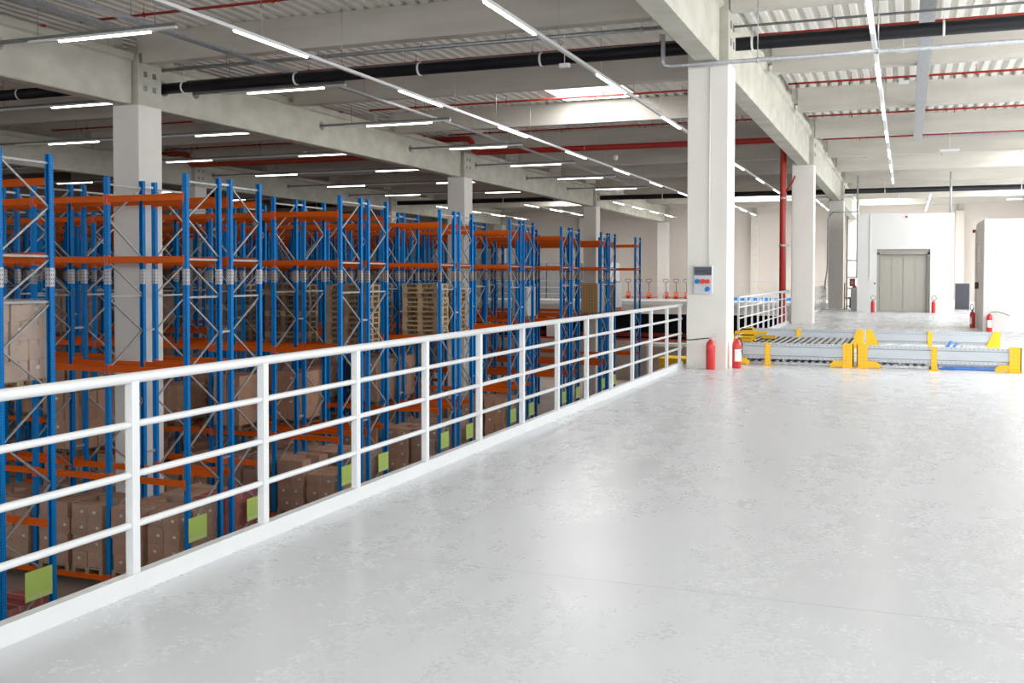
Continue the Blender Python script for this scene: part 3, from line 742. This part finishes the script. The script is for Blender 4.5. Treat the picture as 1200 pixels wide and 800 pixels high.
# fourth and fifth
for j in range(0, 6):
    for s in (0, 1): put(4, 0, j, s, 0, 4, 'carton' if (j+s) % 2 else 'carton_b', j < 1, topgone=.15)
for j in range(0, 3): put(4, 1, j, 0, 0, 4, 'carton', False); put(4, 1, j, 1, 0, 4, 'carton_b', False)
for j in range(0, 3):
    for s in (0, 1): put(5, 0, j, s, 0, 5, 'carton', False)
put(6, 0, 1, 0, 0, 4, 'carton_b', False)
rnd = random.Random(5)
for r in (2, 3, 4, 5, 6):
    for half in (0, 1):
        for j in range(1 if r < 5 else 3, NF[r]-1):
            for s in (0, 1):
                if rnd.random() < (.34 if j >= 2 or r < 5 else .2): put(r, half, j, s, 1, rnd.choice((3, 4, 4)), rnd.choice(('carton', 'carton_b', 'carton')), False, wood='wood_old')
                if j >= 4 and rnd.random() < .16: put(r, half, j, s, 2, rnd.choice((3, 4)), 'carton_b', False, wood='wood_old')
                if r >= 5 and j > 3 and rnd.random() < .4: put(r, half, j, s, 0, 4, 'carton_b', False, wood='wood_old')
# empty pallet stacks, every pallet a thing of its own
def pallet_stack(r, half, j, s, n, wood, nm):
    x, y = slot(r, half, j, 0); x -= .2 ; used.add((r, half, j, 0, 2)); used.add((r, half, j, 1, 2))
    for k in range(n):
        o = link('wooden_pallet', PAL[wood if (k*7+j) % 4 else 'wood'], None, (x+random.uniform(-.012, .012), y+random.uniform(-.012, .012), LZ[2]+k*.1445), (0, 0, math.pi/2+random.uniform(-.02, .02)))
        tag(o, 'empty pallet, %s, %s' % (nm, 'bottommost' if k == 0 else 'topmost' if k == n-1 else '%s from the bottom' % ORD[k]), 'pallet', 'empty pallets in the ' + nm)
pallet_stack(4, 0, 0, 0, 11, 'wood_pale', 'bright pallet stack on the fourth rack pair')
pallet_stack(4, 0, 1, 0, 11, 'wood', 'stack beside the bright one, fourth rack pair')
pallet_stack(4, 1, 0, 0, 10, 'wood_mid', 'pale pallet stack behind the bright one')
pallet_stack(3, 1, 0, 0, 11, 'wood_mid', 'stack at the rail end, third rack pair')
pallet_stack(3, 1, 1, 0, 11, 'wood_old', 'second dark stack, third rack pair')
pallet_stack(3, 1, 2, 0, 11, 'wood_old', 'leftmost dark stack, third rack pair')
# crates of brown goods at the far end of the hall
def lattice_load(r, j, s, label):
    x, y = slot(r, 0, j, s); used.add((r, 0, j, s, 2))
    t = thing('pallet_load', label, 'pallet load', (x, y, LZ[2])); link('wooden_pallet', PAL['wood'], t)
    for k in range(7):
        b = MB(); b.box(-.39, .39, -.58, .58, 0, .185); b.m(1)
        for q in range(6):
            b.cbox(-.325+.13*q, -.582, .05, .05, .006, .05); b.cbox(-.325+.13*q, -.582, .135, .05, .006, .04)
        for q in range(8): b.cbox(.392, -.5+.143*q, .09, .006, .06, .05)
        obj('crate', b, [M['tray_brown'], M['tray_gold']], t, (0, 0, .146+k*.188))
    b = MB(); b.box(.395, .40, -.59, .59, .15, 1.45); obj('wrapping_sheet', b, M['wrapwhite'], t)
lattice_load(7, 0, 0, 'tall stack of brown slotted trays on the seventh rack pair at its rail end')
lattice_load(8, 0, 1, 'tall stack of brown slotted trays on the last rack row, farther one from the camera')
x, y = slot(6, 0, 0, 1)
t = thing('pallet_load', 'white wrapped goods on a pallet in the sixth rack pair', 'pallet load', (x-.4, y, LZ[2])); link('wooden_pallet', PAL['wood'], t)
b = MB(); b.bevbox(-.36, .36, -.5, .5, .146, 1.35, .05); obj('wrapped_goods', b, M['wrapwhite'], t)

# ------------------------------------------------------------------ things on the far platform
def crate_stack_mesh(m, h, w_, d, rows):
    b = MB(); dz = h/rows
    for k in range(rows):
        b.box(-w_/2, w_/2, -d/2, d/2, k*dz, (k+1)*dz-.03); b.box(-w_/2+.04, w_/2-.04, -d/2+.04, d/2-.04, (k+1)*dz-.03, (k+1)*dz)
        for q in range(6): b.box(-w_/2+.05+q*(w_-.1)/6, -w_/2+.05+(q+.25)*(w_-.1)/6, -d/2-.012, -d/2, k*dz+.03, (k+1)*dz-.06)
    return b.mesh('crate_stack', M[m])
GM = crate_stack_mesh('grey_crate', .6, 1.15, 1.0, 1)
i = 0
for c in range(6):
    x = -27.1 + c*1.22
    for k in range(4):
        tag(link('plastic_bin', GM, None, (x, 66.5, k*.6)), 'grey ribbed bin on the far platform, %s column from the left, %s up' % (ORD[c], ORD[k]), 'bin', 'grey bins on the far platform')
BMH = crate_stack_mesh('black_crate', .6, 1.15, 1.0, 1)
for c in range(5):
    for k in range(4):
        tag(link('plastic_bin', BMH, None, (-35.2 + c*1.25, 66.5, k*.6)), 'black bin on the far platform, %s column from the left, %s up' % (ORD[c], ORD[k]), 'bin', 'black bins on the far platform')
GM2 = crate_stack_mesh('wrapwhite', .6, 1.0, 1.0, 1)
for c, x in enumerate((-19.4, -18.2)):
    for k in range(4):
        tag(link('wrapped_pallet', GM2 if k > 1 else GM, None, (x, 65.5, k*.6)), 'pale wrapped bin near the far pallet trucks, %s column, %s up' % (ORD[c], ORD[k]), 'bin', 'pale wrapped bins')
# pallet trucks
def truck():
    t = thing('pallet_truck', '', 'pallet truck', (0, 0, 0), 0)
    b = MB(); b.extr([(-.12, .10), (-.16, .22), (-.02, .46), (.04, .46), (.18, .22), (.18, .10)], -.14, .14, 'X'); obj('pump_body', b, M['jack'], t)
    for s_ in (-1, 1):
        b = MB(); b.box(s_*.19-.08, s_*.19+.08, .1, 1.25, .05, .11); obj('fork', b, M['jack'], t)
    b = MB(); b.tube([(-.09, -.02, .1), (.09, -.02, .1)], .1, 14); obj('wheel', b, M['black'], t)
    b = MB(); b.tube([(0, .0, .42), (0, -.1, 1.08)], .022, 8); b.tube([(0, -.1, 1.08), (-.17, -.1, 1.14), (-.19, -.1, 1.26), (-.12, -.1, 1.31), (.12, -.1, 1.31), (.19, -.1, 1.26), (.17, -.1, 1.14), (0, -.1, 1.08)], .017, 8); obj('handle', b, M['black'], t)
    return t
T0 = truck(); Tx = [-18.8, -17.8, -17.0, -16.35, -15.15, -14.48, -13.75]
for k, x in enumerate(Tx):
    l_ = 'orange pallet truck parked before the far wall, %s from the left' % ORD[k]
    if k == 0: T0.location = (x, 68.6, 0); T0['label'] = l_; T0['group'] = 'pallet trucks before the far wall'; T0.rotation_euler = (0, 0, .2)
    else: copy_tree(T0, (x, 68.6 + (.1 if k % 2 else 0), 0), (-.05, .04, .08, -.06)[k % 4], l_)
BC = MB(); BC.bevbox(-.26, .26, -.2, .2, 0, .2, .03); BC.box(-.29, .29, -.23, .23, .18, .21); BC = BC.mesh('blue_crate', M['blue_crate'])
for k in range(8):
    tag(link('blue_crate', BC, None, (-10.7+k*.66, 65, 0)), 'blue plastic crate in the row behind the mezzanine railing, %s from the left' % ORD[k], 'crate', 'blue crates on the far platform')
# yellow container and white counter on the lower floor
t = thing('yellow_container', 'yellow container standing on the lower floor before the loading dock', 'container', (-11.5, 57.2, LOW))
b = MB(); b.extr([(-.8, .12), (.8, .12), (.95, 1.75), (-.95, 1.75)], -1.3, 1.3, 'X')
obj('skip_body', b, M['yellow_plain'], t)
b = MB(); b.box(-1.35, 1.35, -1.0, 1.0, 1.75, 1.83); b.box(-1.0, -.8, -.7, .7, 0, .12); b.box(.8, 1.0, -.7, .7, 0, .12); obj('rim', b, M['yellow_plain'], t)
t = thing('dock_table', 'white table-like ledge beside the far hall column on the loading dock', 'table', (-13.2, 60.5, LOW))
b = MB(); b.box(-1.3, 1.3, -.4, .4, 2.2, 2.38); obj('table_top', b, M['trunk'], t)
for sx in (-1.2, 1.2):
    for sy_ in (-.33, .1):
        b = MB(); b.box(sx-.04, sx+.04, sy_-.04, sy_+.04, 0, 2.2); obj('leg', b, M['trunk'], t)

# ------------------------------------------------------------------ steel guard rails and slatted decks on the mezzanine
def guard_profile(y, z0=.115, z1=.40):
    zc = (z0+z1)/2; h = (z1-z0)/2; t_ = .004
    o = [(-.0, -h), (.0, -h*.62), (-.03, -h*.52), (-.03, h*.52), (0, h*.62), (0, h)]
    pts = [(y+a, zc+c) for a, c in o] + [(y+a+t_*1.5, zc+c) for a, c in reversed(o)]
    return pts
def post_mb(x, face, foot=0, wd=.10):
    """yellow perforated post, foot: -1/1 slanted foot to that side"""
    b = MB(); b.box(x-wd/2, x+wd/2, face*.03-.012, face*.03+.012, .0, .41)
    b.box(x-wd/2, x-wd/2+.01, 0, .08, 0, .41); b.box(x+wd/2-.01, x+wd/2, 0, .08, 0, .41)
    b.box(x-.09, x+.09, -.10, .12, 0, .012)
    return b
def guard(x0, x1, y, label, mid, rear=False, cz=.258):
    t = thing('guard_rail', label, 'guard rail', (0, y, 0))
    f = -1
    b = MB(); b.extr([(p[0], p[1]-cz) for p in guard_profile(0)], x0+.06, x1-.06, 'X')
    obj('rail', b, M['guard'], t, (0, 0, cz))
    for i, xm in enumerate(mid):
        b = MB(); b.box(-.045, .045, -.058, -.038, 0, .405); b.box(-.045, -.037, -.04, .05, 0, .40); b.box(.037, .045, -.04, .05, 0, .40)
        b.box(-.09, .09, -.12, .08, 0, .012)
        for sx in (-.07, .07): b.tube([(sx, -.09, .01), (sx, -.09, .03)], .01, 6)
        obj('middle_post', b, M['yellow'], t, (xm, 0, 0))
    for s_, xe in ((-1, x0), (1, x1)):
        b = MB()
        if not rear:
            b.box(-.09, .09, -.066, -.046, .02, .42); b.box(s_*.08-.008, s_*.08+.008, -.066, .09, .02, .42); b.box(-.09, .09, .07, .09, .02, .42)
            b.box(-.10, .10, -.09, .11, 0, .02)
            k = -s_
            b.extr([(k*.09, .015), (k*.30, .015), (k*.31, .06), (k*.24, .12), (k*.09, .13)][::(1 if k > 0 else -1)], -.05, -.03, 'Y')
            b.tube([(k*.27, -.07, .035), (k*.27, 0, .035)], .035, 10)
        else:
            k = -s_
            b.extr([(0, .0), (k*.30, .0), (k*.12, .42), (0, .42)][::(1 if k > 0 else -1)], -.07, -.05, 'Y')
            b.box(min(0, -k*.012), max(0, -k*.012), -.07, .09, 0, .42)
        obj('end_post', b, M['yellow_plain' if rear else 'yellow'], t, (xe-s_*.09 if not rear else xe, 0, 0))
    return t
guard(-3.0, -.83, 18.75, 'front steel guard rail with yellow posts, nearer the first column', [-2.29])
guard(-.78, 1.79, 18.75, 'front steel guard rail with yellow posts, below the white room block', [.46])
guard(-3.35, -.87, 23.9, 'rear steel guard rail with yellow posts, nearer the railing', [-2.24], True)
guard(-.80, 1.86, 23.9, 'rear steel guard rail with yellow triangular ends, nearer the white room block', [.50], True)
def slats(x0, x1, y0, y1, z, label, pitch=.125, w_=.07, legs=True):
    t = thing('slatted_deck', label, 'slatted deck', (x0, y0, z)); X, Y = x1-x0, y1-y0
    b = MB(); x = 0.06
    while x < X-.05: b.box(x, x+w_, 0.02, Y-.02, -.018, 0); b.box(x, x+.006, .02, Y-.02, -.04, 0); b.box(x+w_-.006, x+w_, .02, Y-.02, -.04, 0); x += pitch
    obj('slats', b, M['steel_light'], t)
    b = MB()
    for yy in (0, Y/2, Y-.04): b.box(0, X, yy, yy+.04, -.06, -.02)
    for xx in (0, X-.03): b.box(xx, xx+.03, 0, Y, -.06, .0)
    if z > .1:
        for xx in (.02, X/2, X-.06):
            for yy in (0.01, Y-.05): b.box(xx, xx+.04, yy, yy+.04, -z+.065, -.06)
    obj('deck_frame', b, M['steel'], t)
    return t
slats(-3.12, -1.0, 18.95, 22.4, .31, 'upper galvanised slatted deck behind the front guard rail nearer the column')
slats(-3.12, -1.0, 18.95, 22.4, .065, 'lower galvanised slatted deck on the floor nearer the column')
slats(-.62, .42, 18.95, 20.2, .31, 'short upper slatted deck between the guard rails below the lift door')
slats(-.62, .42, 18.95, 20.2, .065, 'short lower slatted deck on the floor below the lift door')
b = MB(); b.box(.62, 1.66, 18.95, 19.4, 0.0, .02); b.box(.52, .8, 18.9, 18.98, .0, .03); tag(obj('plastic_sheet', b, M['blue_strap']), 'flat blue plastic sheet on the floor under the right guard rail', 'sheet')
t = thing('metal_sheet', 'dull metal sheet lying on the floor behind the right guard rail', 'panel', (0, 0, 0))
b = MB(); b.box(.55, 1.68, 19.45, 19.9, .0, .11); b.box(.55, 1.68, 19.43, 19.45, .0, .13); obj('sheet', b, M['steel'], t)
b = MB(); b.box(.7, .74, 19.95, 21.0, 0, .3); b.box(.98, 1.02, 19.95, 21.0, 0, .3); b.box(.7, 1.02, 19.95, 19.99, .26, .3)
tag(obj('steel_trestle', b, M['steel_light']), 'low steel trestle between the right guard rails', 'trestle')
b = MB(); b.bar((.70, 19.95, .315), (.78, 20.4, .40), .05, .02); b.bar((.80, 19.95, .315), (.88, 20.3, .37), .04, .02); tag(obj('strap_hook', b, M['blue_strap']), 'small blue strap lying on the trestle between the right guard rails', 'strap')
# spare yellow posts lying on the slatted deck
for k, (x, y, z, L, wd, h, rz) in enumerate([(-2.98, 20.6, .31, .44, .24, .13, 0), (-2.86, 20.75, .44, .62, .24, .055, .02), (-2.88, 20.15, .31, .24, .2, .09, .0), (-3.0, 21.2, .31, .22, .16, .22, 0), (-2.6, 21.3, .31, .3, .12, .07, 0)]):
    b = MB(); b.box(-L/2, L/2, -wd/2, wd/2, 0, h*.22); b.box(-L/2, L/2, -wd/2, -wd/2+.012, 0, h); b.box(-L/2, L/2, wd/2-.012, wd/2, 0, h); b.box(-L/2, -L/2+.01, -wd/2, wd/2, 0, h); b.box(-L/2, L/2, -wd/2, wd/2, h*.86, h)
    o = tag(obj('spare_post', b, M['yellow_plain'], None, (x, y, z)), 'yellow steel post lying in the pile behind the first column, %s in the pile' % ORD[k], 'post', 'yellow posts lying in a pile'); o.rotation_euler = (0, 0, rz)

# ------------------------------------------------------------------ fire extinguishers
def extinguisher(x, y, label, rz=0, hose='loop', white=True):
    t = thing('fire_extinguisher', label, 'fire extinguisher', (x, y, 0), rz)
    R = .078
    b = MB(); b.lathe([(0, .0), (R*.9, .0), (R, .012), (R, .40), (R*.93, .445), (R*.7, .475), (.03, .495), (.024, .515), (0, .515)], n=20); cyl = obj('cylinder', b, M['ext_red'], t)
    if white:
        b = MB(); n = 10; a0 = -math.pi/2-.9
        vs = [((R+.0015)*math.cos(a0+1.8*k/n), (R+.0015)*math.sin(a0+1.8*k/n), z) for z in (.12, .33) for k in range(n+1)]
        b.add(vs, [(k, k+1, n+2+k, n+1+k) for k in range(n)], True)
        nb = len(b.v); b.m(1); vs = [((R+.003)*math.cos(a0+1.2+.4*k/4), (R+.003)*math.sin(a0+1.2+.4*k/4), z) for z in (.29, .315) for k in range(5)]
        b.add(vs, [(k, k+1, 6+k, 5+k) for k in range(4)]); obj('instruction_label', b, [M['sign_white'], M['plug_blue']], cyl)
    b = MB(); b.cbox(0, 0, .525, .035, .035, .03); b.bar((-.01, 0, .54), (.10, 0, .56), .018, .008); b.bar((-.01, 0, .56), (.11, 0, .605), .018, .006); b.tube([(0, 0, .53), (0, -.03, .53)], .014, 8); vh = obj('valve_handle', b, M['steel_light'] if hose != 'loop' else M['black'], t)
    b = MB()
    if hose == 'left': pts = [(0, 0, .53), (-.06, 0, .53), (-.14, 0, .52), (-.3, -.03, .50), (-.5, -.05, .49)]
    elif hose == 'right': pts = [(0, 0, .53), (.06, 0, .56), (.2, -.02, .57), (.36, -.03, .53), (.52, -.04, .46)]
    elif hose == 'loop': pts = [(0, -.02, .53)] + [(.02+.10*math.sin(a)*-1, -.03, .63-.10*math.cos(a)) for a in [k*.55 for k in range(0, 11)]] + [(.05, -.05, .5)]
    else: pts = [(0, -.02, .53), (.06, -.04, .5), (.09, -.03, .4), (.09, -.02, .25)]
    b.tube(pts, .009, 7); obj('hose', b, M['black'], vh)
extinguisher(-3.10, 17.55, 'red fire extinguisher before the nearest column, hose reaching left', .0, 'left', False)
extinguisher(-2.72, 17.95, 'red fire extinguisher with a white label at the right side of the nearest column', .6, 'side')
extinguisher(-1.33, 47.2, 'red fire extinguisher left of the lift door', 0, 'loop', False)
extinguisher(1.12, 47.6, 'red fire extinguisher right of the lift door', 0, 'loop', False)
extinguisher(1.93, 34.6, 'dark red fire extinguisher at the side of the white room block', -1.2, 'loop', True)
extinguisher(2.25, 32.35, 'red fire extinguisher with a white label before the white room block', 0, 'right')

# socket panel on the nearest column
t = thing('socket_panel', 'grey socket panel with blue and red plugs on the nearest column', 'electrical panel', (-3.26, YA, 1.29))
b = MB(); b.bevbox(-.165, .165, -.09, -.001, 0, .48, .012); hs = obj('housing', b, M['panel_grey'], t)
b = MB(); b.box(-.15, .15, -.105, -.09, .315, .46); obj('breaker_cover', b, M['panel_dark'], hs)
b = MB()
for k in range(8): b.box(-.13+k*.034, -.108+k*.034, -.108, -.105, .36, .41)
obj('breakers', b, M['slate'], hs)
for x, z, m in ((-.095, .215, 'plug_blue'), (-.005, .215, 'plug_red'), (.085, .215, 'plug_red'), (.085, .085, 'plug_blue')):
    b = MB(); b.tube([(x, -.09, z), (x, -.135, z-.01)], .04, 12); b.tube([(x, -.135, z-.01), (x, -.142, z-.011)], .03, 12); obj('socket', b, M[m], t)

# dark board by the lift shaft
t = thing('dark_board', 'dark framed board leaning beside the lift shaft', 'board', (2.42, 51.3, 0))
b = MB(); b.box(-.29, .29, -.02, .02, .06, 1.22); obj('board_panel', b, M['slate'], t)
b = MB(); b.box(-.31, -.29, -.03, .03, .03, 1.24); b.box(.29, .31, -.03, .03, .03, 1.24); b.box(-.31, .31, -.03, .03, 1.22, 1.25); b.box(-.31, .31, -.03, .03, .03, .06)
for x in (-.25, .25): b.tube([(x, -.12, .03), (x, .12, .03)], .028, 10)
obj('frame', b, M['steel_dark'], t)
# red cabinet, yellow stand, pipes and grey box between the third column and the lift shaft
b = MB(); b.box(-2.47, -2.22, 50.68, 50.88, 1.1, 1.45); b.box(-2.34, -2.16, 50.63, 50.83, .85, 1.12); b.m(1).box(-2.38, -2.3, 50.66, 50.68, 1.2, 1.35)
tag(obj('alarm_cabinet', b, [M['ext_red'], M['sign_white']]), 'red cabinet between the third mezzanine column and the lift shaft', 'cabinet')
t = thing('pipe_rack', 'steel pipe frame behind the red cabinet at the third mezzanine column', 'pipe frame', (-2.6, 50.9, 0))
b = MB()
for x in (0, .55): b.tube([(x, 0, 0), (x, 0, 4.4)], .03, 8)
for z in (.15, .55, 1.0, 1.5, 2.3): b.box(-.02, .57, -.02, .02, z-.03, z+.03)
obj('frame', b, M['steel'], t)
b = MB(); b.tube([(-2.68, 50.5, .5), (-2.68, 50.5, 1.25)], .03, 8); b.tube([(-2.68, 50.5, .55), (-2.45, 50.5, .55)], .03, 8); b.cbox(-2.47, 50.5, .55, .1, .08, .1); b.cbox(-2.68, 50.5, .25, .06, .06, .5)
tag(obj('hydrant_valve', b, M['yellow_plain']), 'yellow valve pipe standing beside the third mezzanine column', 'valve')
b = MB(); b.bevbox(-2.36, -2.06, 49.6, 50.1, 0, 1.02, .02); b.m(1).box(-2.42, -2.36, 49.65, 50.0, .1, .55); tag(obj('floor_cabinet', b, [M['trunk'], M['black']]), 'low pale cabinet standing left of the lift shaft', 'cabinet')
pipe('conduit_pipe', [(-3.72, 52.3, .9), (-3.65, 52.3, 1.5), (-3.58, 52.3, 1.9), (-3.58, 52.3, 4.35), (-3.35, 52.3, 4.65), (-2.1, 52.3, 4.68)], .035, 'steel', 'grey conduit bending over the front of the third mezzanine column', 'pipe', 8)
pipe('conduit_pipe', [(-2.07, 49.0, 1.5), (-2.07, 49.0, 6.1)], .035, 'steel', 'grey conduit rising along the left edge of the lift shaft', 'pipe', 8)
pipe('conduit_pipe', [(1.78, 48.6, 4.3), (1.78, 48.6, 6.1)], .04, 'steel', 'grey conduit rising from the top of the lift shaft', 'pipe', 8)
pipe('conduit_pipe', [(-4.9, 50.8, 6.1), (-4.9, 50.8, 5.4), (-4.8, 50.8, 5.3), (-2.3, 50.8, 5.3)], .04, 'steel', 'grey conduit dropping under the roof beam beside the third mezzanine column', 'pipe', 8)
